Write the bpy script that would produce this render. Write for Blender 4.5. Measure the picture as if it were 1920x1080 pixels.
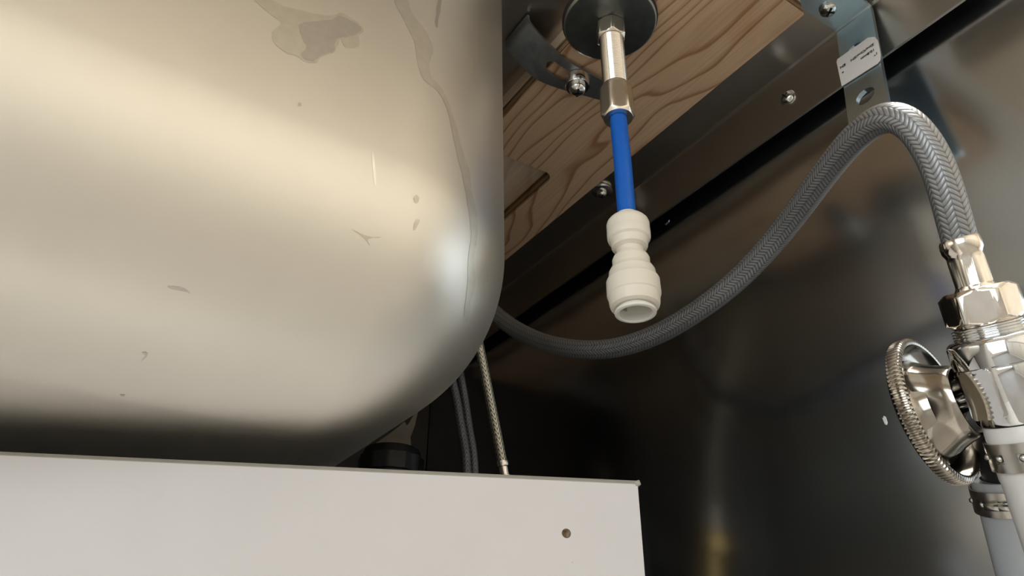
import bpy, bmesh, math, random
from mathutils import Vector, Matrix, geometry

for o in list(bpy.data.objects):
    bpy.data.objects.remove(o)
scene = bpy.context.scene
C = scene.collection
PI = math.pi
random.seed(7)

# ------------------------------------------------------------------ camera
cam_d = bpy.data.cameras.new('camera')
cam = bpy.data.objects.new('camera', cam_d)
C.objects.link(cam)
cam_d.sensor_width = 36.0
cam_d.lens = 1397.0 / 1920.0 * 36.0
cam_d.clip_start = 0.003
cam_d.clip_end = 50
cx_ = Vector((0.836, -0.5488, 0.0054))
cy_ = Vector((0.2808, 0.4193, -0.8633))      # image down
cz_ = Vector((0.4715, 0.7232, 0.5046))       # view direction
cam.matrix_world = Matrix(((cx_.x, -cy_.x, -cz_.x, 0), (cx_.y, -cy_.y, -cz_.y, 0),
                           (cx_.z, -cy_.z, -cz_.z, 0), (0, 0, 0, 1)))
scene.camera = cam

# ------------------------------------------------------------------ world, lights, exposure
world = bpy.data.worlds.new('world')
scene.world = world
world.use_nodes = True
world.node_tree.nodes['Background'].inputs[0].default_value = (0.75, 0.82, 0.9, 1)
world.node_tree.nodes['Background'].inputs[1].default_value = 0.3


def area(name, loc, target, sx, sy, power, col):
    l = bpy.data.lights.new(name, 'AREA')
    l.shape = 'RECTANGLE'
    l.size = sx
    l.size_y = sy
    l.energy = power
    l.color = col
    o = bpy.data.objects.new(name, l)
    C.objects.link(o)
    o.location = loc
    o.rotation_euler = (Vector(target) - Vector(loc)).to_track_quat('-Z', 'Y').to_euler()
    return o


area('kitchen_window_light', (-2.2, -1.0, 0.28), (0.0, -0.6, 0.0), 2.1, 1.5, 18, (0.82, 0.92, 1.0))
area('kitchen_ceiling_light', (0.55, -0.45, 1.66), (0.6, -1.1, 0.0), 1.6, 0.8, 62, (1.0, 0.95, 0.87))

vs = scene.view_settings
vs.view_transform = 'Standard'
vs.look = 'None'
vs.gamma = 1.0
vs.use_curve_mapping = False
vs.exposure = 0.70
scene.display_settings.display_device = 'sRGB'

# ------------------------------------------------------------------ materials


def new_mat(name):
    m = bpy.data.materials.new(name)
    m.use_nodes = True
    nt = m.node_tree
    b = nt.nodes['Principled BSDF']
    return m, nt, b


def N(nt, kind, **kw):
    n = nt.nodes.new(kind)
    for k, v in kw.items():
        if k.startswith('i_'):
            n.inputs[k[2:].replace('_', ' ')].default_value = v
        else:
            setattr(n, k, v)
    return n


def L(nt, a, b):
    nt.links.new(a, b)


def ramp(nt, fac, stops):
    r = nt.nodes.new('ShaderNodeValToRGB')
    cr = r.color_ramp
    while len(cr.elements) > 1:
        cr.elements.remove(cr.elements[-1])
    cr.elements[0].position = stops[0][0]
    cr.elements[0].color = (*stops[0][1], 1)
    for p, c in stops[1:]:
        e = cr.elements.new(p)
        e.color = (*c, 1)
    L(nt, fac, r.inputs[0])
    return r.outputs[0]


def mat_simple(name, col, rough=0.4, metal=0.0, noise=0.0, nscale=300.0, bump=0.0, coat=0.0, sss=0.0, trans=0.0):
    m, nt, b = new_mat(name)
    b.inputs['Metallic'].default_value = metal
    b.inputs['Roughness'].default_value = rough
    b.inputs['Coat Weight'].default_value = coat
    if sss:
        b.inputs['Subsurface Weight'].default_value = sss
        b.inputs['Subsurface Radius'].default_value = (0.003, 0.0025, 0.002)
        b.inputs['Subsurface Scale'].default_value = 1.0
    tc = N(nt, 'ShaderNodeTexCoord')
    nz = N(nt, 'ShaderNodeTexNoise', i_Scale=nscale, i_Detail=4.0)
    L(nt, tc.outputs['Object'], nz.inputs['Vector'])
    c0 = tuple(max(0, x * (1 - noise)) for x in col)
    c1 = tuple(min(1, x * (1 + noise)) for x in col)
    L(nt, ramp(nt, nz.outputs['Fac'], [(0.3, c0), (0.7, c1)]), b.inputs['Base Color'])
    if bump:
        bp = N(nt, 'ShaderNodeBump', i_Strength=bump, i_Distance=0.0004)
        L(nt, nz.outputs['Fac'], bp.inputs['Height'])
        L(nt, bp.outputs['Normal'], b.inputs['Normal'])
    return m


def mat_brushed(name, col, r0, r1, stretch, bump=0.02, wobble=0.0, wscale=6.0):
    """sheet steel: roughness varied by fine brush lines, optional very shallow sheet waviness"""
    m, nt, b = new_mat(name)
    b.inputs['Metallic'].default_value = 1.0
    tc = N(nt, 'ShaderNodeTexCoord')
    mp = N(nt, 'ShaderNodeMapping')
    mp.inputs['Scale'].default_value = stretch
    L(nt, tc.outputs['Object'], mp.inputs['Vector'])
    nz = N(nt, 'ShaderNodeTexNoise', i_Scale=1.0, i_Detail=3.0)
    L(nt, mp.outputs['Vector'], nz.inputs['Vector'])
    big = N(nt, 'ShaderNodeTexNoise', i_Scale=14.0, i_Detail=3.0)
    L(nt, tc.outputs['Object'], big.inputs['Vector'])
    mr = N(nt, 'ShaderNodeMapRange')
    mr.inputs['To Min'].default_value = r0
    mr.inputs['To Max'].default_value = r1
    mx = N(nt, 'ShaderNodeMath', operation='ADD')
    L(nt, nz.outputs['Fac'], mx.inputs[0])
    L(nt, big.outputs['Fac'], mx.inputs[1])
    h = N(nt, 'ShaderNodeMath', operation='MULTIPLY')
    h.inputs[1].default_value = 0.5
    L(nt, mx.outputs[0], h.inputs[0])
    L(nt, h.outputs[0], mr.inputs['Value'])
    L(nt, mr.outputs[0], b.inputs['Roughness'])
    c0 = tuple(x * 0.985 for x in col)
    c1 = tuple(min(1, x * 1.012) for x in col)
    L(nt, ramp(nt, nz.outputs['Fac'], [(0.3, c0), (0.7, c1)]), b.inputs['Base Color'])
    bp = N(nt, 'ShaderNodeBump', i_Strength=bump, i_Distance=0.0003)
    L(nt, nz.outputs['Fac'], bp.inputs['Height'])
    last = bp
    if wobble:
        w = N(nt, 'ShaderNodeTexNoise', i_Scale=wscale, i_Detail=1.0)
        L(nt, tc.outputs['Object'], w.inputs['Vector'])
        b2 = N(nt, 'ShaderNodeBump', i_Strength=1.0, i_Distance=wobble)
        L(nt, w.outputs['Fac'], b2.inputs['Height'])
        L(nt, bp.outputs['Normal'], b2.inputs['Normal'])
        last = b2
    L(nt, last.outputs['Normal'], b.inputs['Normal'])
    return m


def mat_wood(name, light, dark, ring=38.0, rough=0.6):
    """flat sawn softwood: long wavy growth rings along Y plus fine fibres"""
    m, nt, b = new_mat(name)
    b.inputs['Roughness'].default_value = rough
    b.inputs['Specular IOR Level'].default_value = 0.25
    tc = N(nt, 'ShaderNodeTexCoord')
    mp = N(nt, 'ShaderNodeMapping')
    mp.inputs['Scale'].default_value = (1.0, 0.30, 1.0)
    mp.inputs['Rotation'].default_value = (0, 0, 0.10)
    L(nt, tc.outputs['Object'], mp.inputs['Vector'])
    d = N(nt, 'ShaderNodeTexNoise', i_Scale=19.0, i_Detail=2.5, i_Roughness=0.45)
    L(nt, mp.outputs['Vector'], d.inputs['Vector'])
    sp = N(nt, 'ShaderNodeSeparateXYZ')
    L(nt, mp.outputs['Vector'], sp.inputs[0])
    ma = N(nt, 'ShaderNodeMath', operation='MULTIPLY_ADD')
    ma.inputs[1].default_value = 0.10
    L(nt, d.outputs['Fac'], ma.inputs[0])
    L(nt, sp.outputs[0], ma.inputs[2])
    mu = N(nt, 'ShaderNodeMath', operation='MULTIPLY')
    mu.inputs[1].default_value = ring * 3.0
    L(nt, ma.outputs[0], mu.inputs[0])
    fr = N(nt, 'ShaderNodeMath', operation='FRACT')
    L(nt, mu.outputs[0], fr.inputs[0])
    mid = tuple((a * 0.72 + c * 0.28) for a, c in zip(light, dark))
    rc = ramp(nt, fr.outputs[0], [(0.0, light), (0.55, light), (0.74, mid), (0.86, dark), (0.91, dark), (0.97, light), (1.0, light)])
    fb = N(nt, 'ShaderNodeMapping')
    fb.inputs['Scale'].default_value = (900, 14, 400)
    L(nt, tc.outputs['Object'], fb.inputs['Vector'])
    fn = N(nt, 'ShaderNodeTexNoise', i_Scale=1.0, i_Detail=4.0)
    L(nt, fb.outputs['Vector'], fn.inputs['Vector'])
    fc = ramp(nt, fn.outputs['Fac'], [(0.3, (0.88, 0.86, 0.84)), (0.7, (1.06, 1.05, 1.03))])
    mix = N(nt, 'ShaderNodeMix', data_type='RGBA', blend_type='MULTIPLY')
    mix.inputs[0].default_value = 1.0
    L(nt, rc, mix.inputs[6])
    L(nt, fc, mix.inputs[7])
    pt = N(nt, 'ShaderNodeTexNoise', i_Scale=22.0, i_Detail=2.0)
    L(nt, tc.outputs['Object'], pt.inputs['Vector'])
    pc = ramp(nt, pt.outputs['Fac'], [(0.62, (1, 1, 1)), (0.75, (0.92, 0.80, 0.68))])
    mix2 = N(nt, 'ShaderNodeMix', data_type='RGBA', blend_type='MULTIPLY')
    mix2.inputs[0].default_value = 1.0
    L(nt, mix.outputs[2], mix2.inputs[6])
    L(nt, pc, mix2.inputs[7])
    L(nt, mix2.outputs[2], b.inputs['Base Color'])
    bp = N(nt, 'ShaderNodeBump', i_Strength=0.25, i_Distance=0.0003)
    L(nt, fn.outputs['Fac'], bp.inputs['Height'])
    L(nt, bp.outputs['Normal'], b.inputs['Normal'])
    return m


def mat_braid(name, strand, gap, cols, pitch, metal, rough, slant=1.3, coat=0.0):
    """plaited hose sleeve: columns of chevron strands from the mesh UVs (u round, v metres along)"""
    m, nt, b = new_mat(name)
    b.inputs['Metallic'].default_value = metal
    b.inputs['Roughness'].default_value = rough
    b.inputs['Coat Weight'].default_value = coat
    b.inputs['Coat Roughness'].default_value = 0.25
    uv = N(nt, 'ShaderNodeUVMap')
    sp = N(nt, 'ShaderNodeSeparateXYZ')
    L(nt, uv.outputs[0], sp.inputs[0])

    def M(op, a, bb=None, c=None):
        n = N(nt, 'ShaderNodeMath', operation=op)
        for i, x in enumerate((a, bb, c)):
            if x is None:
                continue
            if isinstance(x, (int, float)):
                n.inputs[i].default_value = x
            else:
                L(nt, x, n.inputs[i])
        return n.outputs[0]
    uc = M('MULTIPLY', sp.outputs[0], float(cols))
    tri = M('PINGPONG', uc, 1.0)
    ph = M('MULTIPLY_ADD', tri, slant, M('MULTIPLY', sp.outputs[1], pitch))
    fr = M('FRACT', ph)
    hump = M('SINE', M('MULTIPLY', fr, PI))
    edge = M('SINE', M('MULTIPLY', M('FRACT', uc), PI))
    hgt = M('MULTIPLY', hump, M('POWER', edge, 0.35))
    L(nt, ramp(nt, hgt, [(0.15, gap), (0.55, strand)]), b.inputs['Base Color'])
    bp = N(nt, 'ShaderNodeBump', i_Strength=0.4, i_Distance=0.0003)
    L(nt, hgt, bp.inputs['Height'])
    L(nt, bp.outputs['Normal'], b.inputs['Normal'])
    return m


M_bowl = mat_brushed('satin_bowl_steel', (0.83, 0.795, 0.725), 0.435, 0.445, (60, 60, 60), 0.0)
M_deck = mat_brushed('worktop_steel', (0.62, 0.59, 0.55), 0.27, 0.29, (40, 40, 40), 0.0)
M_wall = mat_brushed('cabinet_wall_steel', (0.56, 0.60, 0.64), 0.15, 0.19, (700, 700, 500), 0.01, 0.004, 7.0)
M_stain = mat_simple('dried_water_film', (0.73, 0.695, 0.62), 0.44, 1.0, 0.04, 400)
M_stain2 = mat_simple('dried_water_thick', (0.61, 0.58, 0.53), 0.45, 1.0, 0.04, 400)
M_smudge = mat_simple('grey_smudge', (0.64, 0.605, 0.55), 0.44, 1.0, 0.1, 500)
M_bright = mat_simple('bright_scratch', (0.95, 0.92, 0.85), 0.43, 1.0, 0.05, 500)
M_zinc = mat_brushed('zinc_plated_steel', (0.55, 0.66, 0.72), 0.26, 0.36, (500, 500, 60), 0.02)
M_clip = mat_simple('dull_steel_clip', (0.30, 0.315, 0.33), 0.38, 0.9, 0.15, 220, 0.1)
M_screw = mat_simple('bright_zinc_screw', (0.82, 0.83, 0.80), 0.16, 1.0, 0.05, 800)
M_nickel = mat_simple('nickel_plated_brass', (0.82, 0.76, 0.68), 0.12, 1.0, 0.04, 500)
M_stem = mat_simple('threaded_stem_metal', (0.78, 0.71, 0.62), 0.2, 1.0, 0.04, 500)
M_chrome = mat_simple('chrome', (0.68, 0.69, 0.70), 0.05, 1.0, 0.03, 500, 0.01)
M_brass = mat_simple('brass', (0.78, 0.57, 0.26), 0.22, 1.0, 0.05, 400)
M_nut = mat_simple('matt_nickel_nut', (0.86, 0.79, 0.69), 0.27, 1.0, 0.03, 500)
M_wheel = mat_simple('dark_nickel', (0.42, 0.385, 0.335), 0.12, 1.0, 0.05, 400)
M_disc = mat_simple('dark_steel_washer', (0.13, 0.14, 0.135), 0.33, 0.8, 0.12, 250, 0.05)
M_rim = mat_simple('washer_rim_steel', (0.62, 0.60, 0.54), 0.3, 1.0, 0.05, 300)
M_rubber_shade = mat_simple('black_rubber_and_shade', (0.018, 0.018, 0.018), 0.55, 0.0, 0.2, 300, 0.1)
M_white = mat_simple('ivory_plastic', (0.86, 0.80, 0.69), 0.38, 0.0, 0.02, 120, 0.0, 0.0, 0.15)
M_whitecol = mat_simple('white_plastic', (0.86, 0.84, 0.76), 0.3, 0.0, 0.02, 120, 0.0, 0.0, 0.15)
M_blue = mat_simple('blue_plastic_tube', (0.0, 0.12, 0.58), 0.35, 0.0, 0.04, 200)
M_pex = mat_simple('milky_white_pipe', (0.80, 0.79, 0.76), 0.28, 0.0, 0.02, 60, 0.0, 0.2, 0.1)
M_pexg = mat_simple('grey_milky_pipe', (0.50, 0.53, 0.56), 0.22, 0.0, 0.03, 60, 0.0, 0.3, 0.1)
M_clamp = mat_simple('clamp_steel', (0.58, 0.56, 0.52), 0.28, 1.0, 0.08, 400, 0.03)
M_board = mat_simple('white_melamine', (0.72, 0.70, 0.71), 0.33, 0.0, 0.012, 60)
M_band = mat_simple('grey_edge_banding', (0.40, 0.385, 0.335), 0.5, 0.0, 0.06, 250, 0.05)
M_chip = mat_simple('chipboard_core', (0.42, 0.33, 0.22), 0.9, 0.0, 0.4, 900, 0.8)
M_black = mat_simple('black_plastic_and_shade', (0.012, 0.012, 0.013), 0.4, 0.0, 0.2, 100)
M_paper = mat_simple('torn_kraft_paper', (0.30, 0.26, 0.21), 0.9, 0.0, 0.15, 120, 0.2)
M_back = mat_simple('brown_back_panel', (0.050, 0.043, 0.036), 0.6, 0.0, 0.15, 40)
M_cabfloor = mat_simple('pale_cabinet_base', (0.70, 0.69, 0.67), 0.6, 0.0, 0.1, 40)
M_fleck = mat_simple('white_paint_fleck', (0.80, 0.82, 0.80), 0.6, 0.0, 0.1, 600)
M_label = mat_simple('white_paper_label', (0.80, 0.77, 0.74), 0.55, 0.0, 0.02, 200)
M_ink = mat_simple('black_ink', (0.03, 0.03, 0.03), 0.6, 0.0, 0.1, 200)
M_wood = mat_wood('pine_face_ply', (0.66, 0.46, 0.30), (0.40, 0.215, 0.11))
M_plylight = mat_wood('light_core_ply', (0.78, 0.63, 0.46), (0.68, 0.53, 0.37), 20)
M_plydark = mat_wood('dark_cross_ply', (0.20, 0.115, 0.055), (0.13, 0.07, 0.035), 30)
M_plymid = mat_wood('brown_inner_ply', (0.40, 0.26, 0.145), (0.30, 0.18, 0.09), 30)
M_braid = mat_braid('grey_plaited_sleeve', (0.30, 0.305, 0.31), (0.12, 0.123, 0.127), 12, 690, 0.55, 0.36, 1.25, 0.3)
M_braid2 = mat_braid('steel_plaited_sleeve', (0.62, 0.58, 0.47), (0.10, 0.09, 0.07), 10, 420, 0.85, 0.35, 1.2)
M_braid3 = mat_braid('dark_plaited_sleeve', (0.16, 0.165, 0.18), (0.05, 0.052, 0.06), 8, 500, 0.4, 0.45, 1.2)
M_kfloor = mat_simple('kitchen_floor_tile', (0.28, 0.265, 0.25), 0.5, 0.0, 0.06, 3)
M_kwall = mat_simple('kitchen_wall_paint', (0.86, 0.82, 0.75), 0.8, 0.0, 0.03, 3)
M_ktile = mat_simple('kitchen_wall_taupe', (0.36, 0.34, 0.32), 0.7, 0.0, 0.03, 3)
M_kcab = mat_simple('kitchen_cabinet_front', (0.66, 0.63, 0.57), 0.5, 0.0, 0.04, 3)

# ------------------------------------------------------------------ builders


def obj(name, bm, mat, parent=None, smooth=35):
    me = bpy.data.meshes.new(name)
    bm.normal_update()
    if smooth:
        lim = math.radians(smooth)
        for e in bm.edges:
            if len(e.link_faces) == 2:
                e.smooth = e.calc_face_angle(0) < lim
        for f in bm.faces:
            f.smooth = True
    bm.to_mesh(me)
    bm.free()
    o = bpy.data.objects.new(name, me)
    C.objects.link(o)
    me.materials.append(mat)
    if parent:
        o.parent = parent
    return o


def tag(o, label, cat, group=None):
    o['label'] = label
    o['category'] = cat
    if group:
        o['group'] = group
    return o


def thing(name, label, cat, loc=(0, 0, 0), group=None):
    """an Empty at the thing's base; its parts are built in world coordinates and parented with the offset removed"""
    o = bpy.data.objects.new(name, None)
    o.empty_display_size = 0.01
    C.objects.link(o)
    o.location = loc
    return tag(o, label, cat, group)


def part(name, bm, mat, parent, smooth=35, label=None):
    """geometry given in world coordinates, parented to a thing (or part) that may sit anywhere"""
    off = Vector((0, 0, 0))
    p = parent
    while p:
        off += Vector(p.location)
        p = p.parent
    bmesh.ops.translate(bm, verts=bm.verts, vec=-off)
    o = obj(name, bm, mat, parent, smooth)
    if label:
        o['label'] = label
    return o


def structure(name, bm, mat, smooth=35):
    o = obj(name, bm, mat, None, smooth)
    o['kind'] = 'structure'
    return o


def box(lo, hi, bevel=0.0, seg=2):
    bm = bmesh.new()
    r = bmesh.ops.create_cube(bm, size=1.0)
    lo, hi = Vector(lo), Vector(hi)
    for v in bm.verts:
        v.co = Vector(((v.co.x + .5) * (hi.x - lo.x) + lo.x, (v.co.y + .5) * (hi.y - lo.y) + lo.y,
                       (v.co.z + .5) * (hi.z - lo.z) + lo.z))
    if bevel:
        bmesh.ops.bevel(bm, geom=list(bm.edges), offset=bevel, segments=seg, profile=0.5, affect='EDGES')
    return bm


def frame(origin, axis, ref=(0, 0, 1)):
    """matrix whose Z is axis"""
    z = Vector(axis).normalized()
    r = Vector(ref)
    if abs(z.dot(r.normalized())) > 0.95:
        r = Vector((1, 0, 0))
    x = (r - z * r.dot(z)).normalized()
    y = z.cross(x)
    o = Vector(origin)
    return Matrix(((x.x, y.x, z.x, o.x), (x.y, y.y, z.y, o.y), (x.z, y.z, z.z, o.z), (0, 0, 0, 1)))


def lathe(prof, mat=None, seg=48, bm=None, rfun=None, cap0=False, cap1=False, rot=0.0):
    """revolve (r, z) pairs about Z, optional rfun(r, z, angle) -> r"""
    bm = bm or bmesh.new()
    rows = []
    for r, z in prof:
        row = []
        for k in range(seg):
            a = 2 * PI * k / seg + rot
            rr = rfun(r, z, a) if rfun else r
            row.append(bm.verts.new((rr * math.cos(a), rr * math.sin(a), z)))
        rows.append(row)
    for i in range(len(rows) - 1):
        for k in range(seg):
            k2 = (k + 1) % seg
            bm.faces.new((rows[i][k], rows[i][k2], rows[i + 1][k2], rows[i + 1][k]))
    if cap0:
        bm.faces.new(list(reversed(rows[0])))
    if cap1:
        bm.faces.new(rows[-1])
    bmesh.ops.recalc_face_normals(bm, faces=bm.faces)
    if mat is not None:
        bm.transform(mat)
    return bm


def hexnut(rc, h, ch, bore, rot=0.0, z0=0.0):
    """six flats, chamfered ends, open bore; corner radius rc"""
    rf = rc * math.cos(PI / 6)

    def rfun(r, z, a):
        d = ((a - rot + PI / 6) % (PI / 3)) - PI / 6
        return min(rf / math.cos(d), r)
    prof = [(bore, z0), (rf * 0.94, z0), (rf * 1.0, z0 + ch * .35), (rf * 1.07, z0 + ch * .7), (rc * 1.01, z0 + ch), (rc * 1.01, z0 + h - ch),
            (rf * 1.07, z0 + h - ch * .7), (rf * 1.0, z0 + h - ch * .35), (rf * 0.94, z0 + h), (bore, z0 + h), (bore, z0)]
    return lathe(prof, None, 72, None, rfun)


def catmull(pts, n=8):
    P = [Vector(p) for p in pts]
    P = [P[0] * 2 - P[1]] + P + [P[-1] * 2 - P[-2]]
    out = []
    for i in range(1, len(P) - 2):
        for k in range(n):
            t = k / n
            a, b, c, d = P[i - 1], P[i], P[i + 1], P[i + 2]
            out.append(0.5 * ((2 * b) + (c - a) * t + (2 * a - 5 * b + 4 * c - d) * t * t + (3 * b - a - 3 * c + d) * t ** 3))
    out.append(P[-2])
    return out


def relax(pts, it=6):
    P = [Vector(p) for p in pts]
    for _ in range(it):
        P = [P[0]] + [P[i] * .5 + (P[i - 1] + P[i + 1]) * .25 for i in range(1, len(P) - 1)] + [P[-1]]
    return P


def tube(path, r, seg=24, caps=True, uv=True, rfun=None):
    bm = bmesh.new()
    uvl = bm.loops.layers.uv.new('UVMap')
    P = [Vector(p) for p in path]
    t0 = (P[1] - P[0]).normalized()
    ref = Vector((0.3, 0.2, 1.0))
    nrm = (ref - t0 * ref.dot(t0)).normalized()
    rows, vv, s = [], [], 0.0
    for i, p in enumerate(P):
        t = (P[min(i + 1, len(P) - 1)] - P[max(i - 1, 0)]).normalized()
        nrm = (nrm - t * nrm.dot(t)).normalized()
        bn = t.cross(nrm)
        if i:
            s += (p - P[i - 1]).length
        vv.append(s)
        row = []
        for k in range(seg):
            a = 2 * PI * k / seg
            rr = rfun(a, s) if rfun else r
            row.append(bm.verts.new(p + (nrm * math.cos(a) + bn * math.sin(a)) * rr))
        rows.append(row)
    for i in range(len(rows) - 1):
        for k in range(seg):
            k2 = (k + 1) % seg
            f = bm.faces.new((rows[i][k], rows[i][k2], rows[i + 1][k2], rows[i + 1][k]))
            for lp, (u, v) in zip(f.loops, ((k, i), (k + 1, i), (k + 1, i + 1), (k, i + 1))):
                lp[uvl].uv = (u / seg, vv[v])
    if caps:
        bm.faces.new(list(reversed(rows[0])))
        bm.faces.new(rows[-1])
    bmesh.ops.recalc_face_normals(bm, faces=bm.faces)
    return bm


def pan_screw(r=0.0040, h=0.0022, washer=None):
    """pan head with a cross recess, axis +Z, seat at z=0"""
    bm = bmesh.new()

    def rf(rr, z, a):
        return rr
    n = 36
    prof = [(r, 0.0), (r, h * .25)] + [(r * math.cos(q), h * .25 + h * .75 * math.sin(q)) for q in [i * PI / 2 / 8 for i in range(1, 8)]]
    lathe(prof, None, n, bm, cap1=True)
    # cross recess: drop the vertices that fall inside the cross on the crown
    bmesh.ops.subdivide_edges(bm, edges=[e for e in bm.edges if (e.verts[0].co.z + e.verts[1].co.z) / 2 > h * .6], cuts=1, use_grid_fill=True)
    for i, a in enumerate((0, PI / 2)):
        hw, ln = r * .15, r * .62
        rr = Matrix.Rotation(a + .5, 4, 'Z')
        g = box((-ln, -hw, h * .55), (ln, hw, h * 1.012))
        g.transform(rr)
        tmp = bpy.data.meshes.new('t')
        g.to_mesh(tmp)
        g.free()
        bm.from_mesh(tmp)
        bpy.data.meshes.remove(tmp)
    return bm


def recess_shade_bm(r, h):
    bm = bmesh.new()
    for a in (0.5, 0.5 + PI / 2):
        g = box((-r * .6, -r * .13, h * .7), (r * .6, r * .13, h * 1.03))
        g.transform(Matrix.Rotation(a, 4, 'Z'))
        tmp = bpy.data.meshes.new('t')
        g.to_mesh(tmp)
        g.free()
        bm.from_mesh(tmp)
        bpy.data.meshes.remove(tmp)
    return bm


def dome(r, h, mat, seg=36):
    prof = [(r * .98, 0), (r, h * .12), (r, h * .3)] + [(r * math.cos(q), h * .3 + h * .7 * math.sin(q)) for q in [i * PI / 2 / 9 for i in range(1, 9)]]
    return lathe(prof, mat, seg, cap0=True, cap1=True)


def add_screw(parent, pos, axis, r, h, washer_r=0, washer_h=0, names=('screw_head', 'recess_shade', 'washer')):
    fm = frame(pos, axis)
    if washer_r:
        w = lathe([(r * .4, 0), (washer_r * .96, 0), (washer_r, washer_h * .3), (washer_r, washer_h * .75), (washer_r * .9, washer_h), (r * .4, washer_h), (r * .4, 0)], fm, 36)
        part(names[2], w, M_screw, parent)
        fm = fm @ Matrix.Translation((0, 0, washer_h))
    hd = part(names[0], dome(r, h, fm), M_screw, parent)
    rc = recess_shade_bm(r, h)
    rc.transform(fm)
    part(names[1], rc, M_rubber_shade, hd)  # black bars paint the shade of a cross recess that is not cut
    return hd


def plate(outline, holes, z0, z1):
    """flat plate from a 2D outline with holes, thickness z0..z1 (local XY)"""
    loops = [outline] + holes
    vs2, edges, base = [], [], 0
    for lp in loops:
        n = len(lp)
        vs2 += [Vector(p) for p in lp]
        edges += [(base + i, base + (i + 1) % n) for i in range(n)]
        base += n
    r = geometry.delaunay_2d_cdt(vs2, edges, [], 0, 1e-9)
    V, F = r[0], r[2]

    def inside(p, lp):
        c = False
        j = len(lp) - 1
        for i in range(len(lp)):
            if (lp[i][1] > p[1]) != (lp[j][1] > p[1]) and p[0] < (lp[j][0] - lp[i][0]) * (p[1] - lp[i][1]) / (lp[j][1] - lp[i][1]) + lp[i][0]:
                c = not c
            j = i
        return c
    bm = bmesh.new()
    lo = [bm.verts.new((v.x, v.y, z0)) for v in V]
    hi = [bm.verts.new((v.x, v.y, z1)) for v in V]
    for f in F:
        cc = sum((V[i] for i in f), Vector((0, 0))) / len(f)
        if inside(cc, outline) and not any(inside(cc, h) for h in holes):
            bm.faces.new([hi[i] for i in f])
            bm.faces.new([lo[i] for i in reversed(f)])
    bm.verts.index_update()
    for e in [e for e in bm.edges if len(e.link_faces) == 1 and e.verts[0] in hi]:
        a, b = e.verts
        bm.faces.new((a, b, lo[hi.index(b)], lo[hi.index(a)]))
    for v in [v for v in bm.verts if not v.link_faces]:
        bm.verts.remove(v)
    bmesh.ops.recalc_face_normals(bm, faces=bm.faces)
    return bm


def rrect(w, h, r, n=5, c=(0, 0)):
    out = []
    for qx, qy, a0 in ((1, 1, 0), (-1, 1, PI / 2), (-1, -1, PI), (1, -1, 3 * PI / 2)):
        for k in range(n + 1):
            a = a0 + PI / 2 * k / n
            out.append((c[0] + qx * (w / 2 - r) + r * math.cos(a), c[1] + qy * (h / 2 - r) + r * math.sin(a)))
    return out


def circle2(r, n=24, c=(0, 0)):
    return [(c[0] + r * math.cos(2 * PI * k / n), c[1] + r * math.sin(2 * PI * k / n)) for k in range(n)]


def bent_strip(path, width_dir, v0f, v1f, holes, th, us=None, nu=90):
    """strip bent along a path; v range per arc length from v0f(u), v1f(u); holes = [(u_mid, half_len, half_width, v_mid)]"""
    P = [Vector(p) for p in path]
    S = [0.0]
    for i in range(1, len(P)):
        S.append(S[-1] + (P[i] - P[i - 1]).length)
    W = Vector(width_dir).normalized()

    def at(u):
        u = max(0, min(S[-1], u))
        for i in range(1, len(S)):
            if u <= S[i] + 1e-12:
                t = (u - S[i - 1]) / max(S[i] - S[i - 1], 1e-9)
                return P[i - 1].lerp(P[i], t)
        return P[-1]
    U = [S[-1] * i / nu for i in range(nu + 1)]
    for (um, hl, hw, vm) in holes:
        U = [u for u in U if abs(u - um) > hl + 1e-5]
        m = 22
        for k in range(m + 1):
            U.append(um - hl * math.cos(PI * k / m))
    U = sorted(set(round(u, 8) for u in U))
    bm = bmesh.new()

    def slot(u):
        for (um, hl, hw, vm) in holes:
            d = abs(u - um)
            if d <= hl + 1e-9:
                flat = hl - hw
                if d <= flat:
                    return vm - hw, vm + hw
                q = max(0.0, hw * hw - (d - flat) ** 2) ** .5
                return vm - q, vm + q
        m = holes[0][3] if holes else .5 * (v0f(u) + v1f(u))
        best = min(holes, key=lambda h: abs(u - h[0]))[3] if holes else m
        return best, best
    rows = []
    for u in U:
        a, b = slot(u)
        p = at(u)
        rows.append([bm.verts.new(p + W * v) for v in (v0f(u), a, b, v1f(u))])
    for i in range(len(rows) - 1):
        for k in (0, 2):
            q = (rows[i][k], rows[i][k + 1], rows[i + 1][k + 1], rows[i + 1][k])
            bm.faces.new(q)
    bmesh.ops.remove_doubles(bm, verts=bm.verts, dist=1e-6)
    bmesh.ops.recalc_face_normals(bm, faces=bm.faces)
    bm.normal_update()
    bmesh.ops.solidify(bm, geom=list(bm.faces), thickness=th)
    bmesh.ops.recalc_face_normals(bm, faces=bm.faces)
    return bm


# ------------------------------------------------------------------ the setting: room and cabinet shell
structure('floor', box((-2.4, -2.4, -0.70), (2.0, 1.0, -0.66)), M_kfloor)
structure('wall_front', box((-2.4, -2.44, -0.66), (2.0, -2.4, 1.7)), M_kwall)
structure('wall_left', box((-2.44, -2.4, -0.66), (-2.4, 1.0, 1.7)), M_kwall)
structure('wall_right', box((2.0, -2.4, -0.66), (2.04, 1.0, 1.7)), M_kwall)
structure('wall_back', box((-2.4, 1.0, -0.66), (2.0, 1.04, 1.7)), M_kwall)
structure('ceiling', box((-2.4, -2.4, 1.7), (2.0, 1.0, 1.74)), M_kwall)

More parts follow.
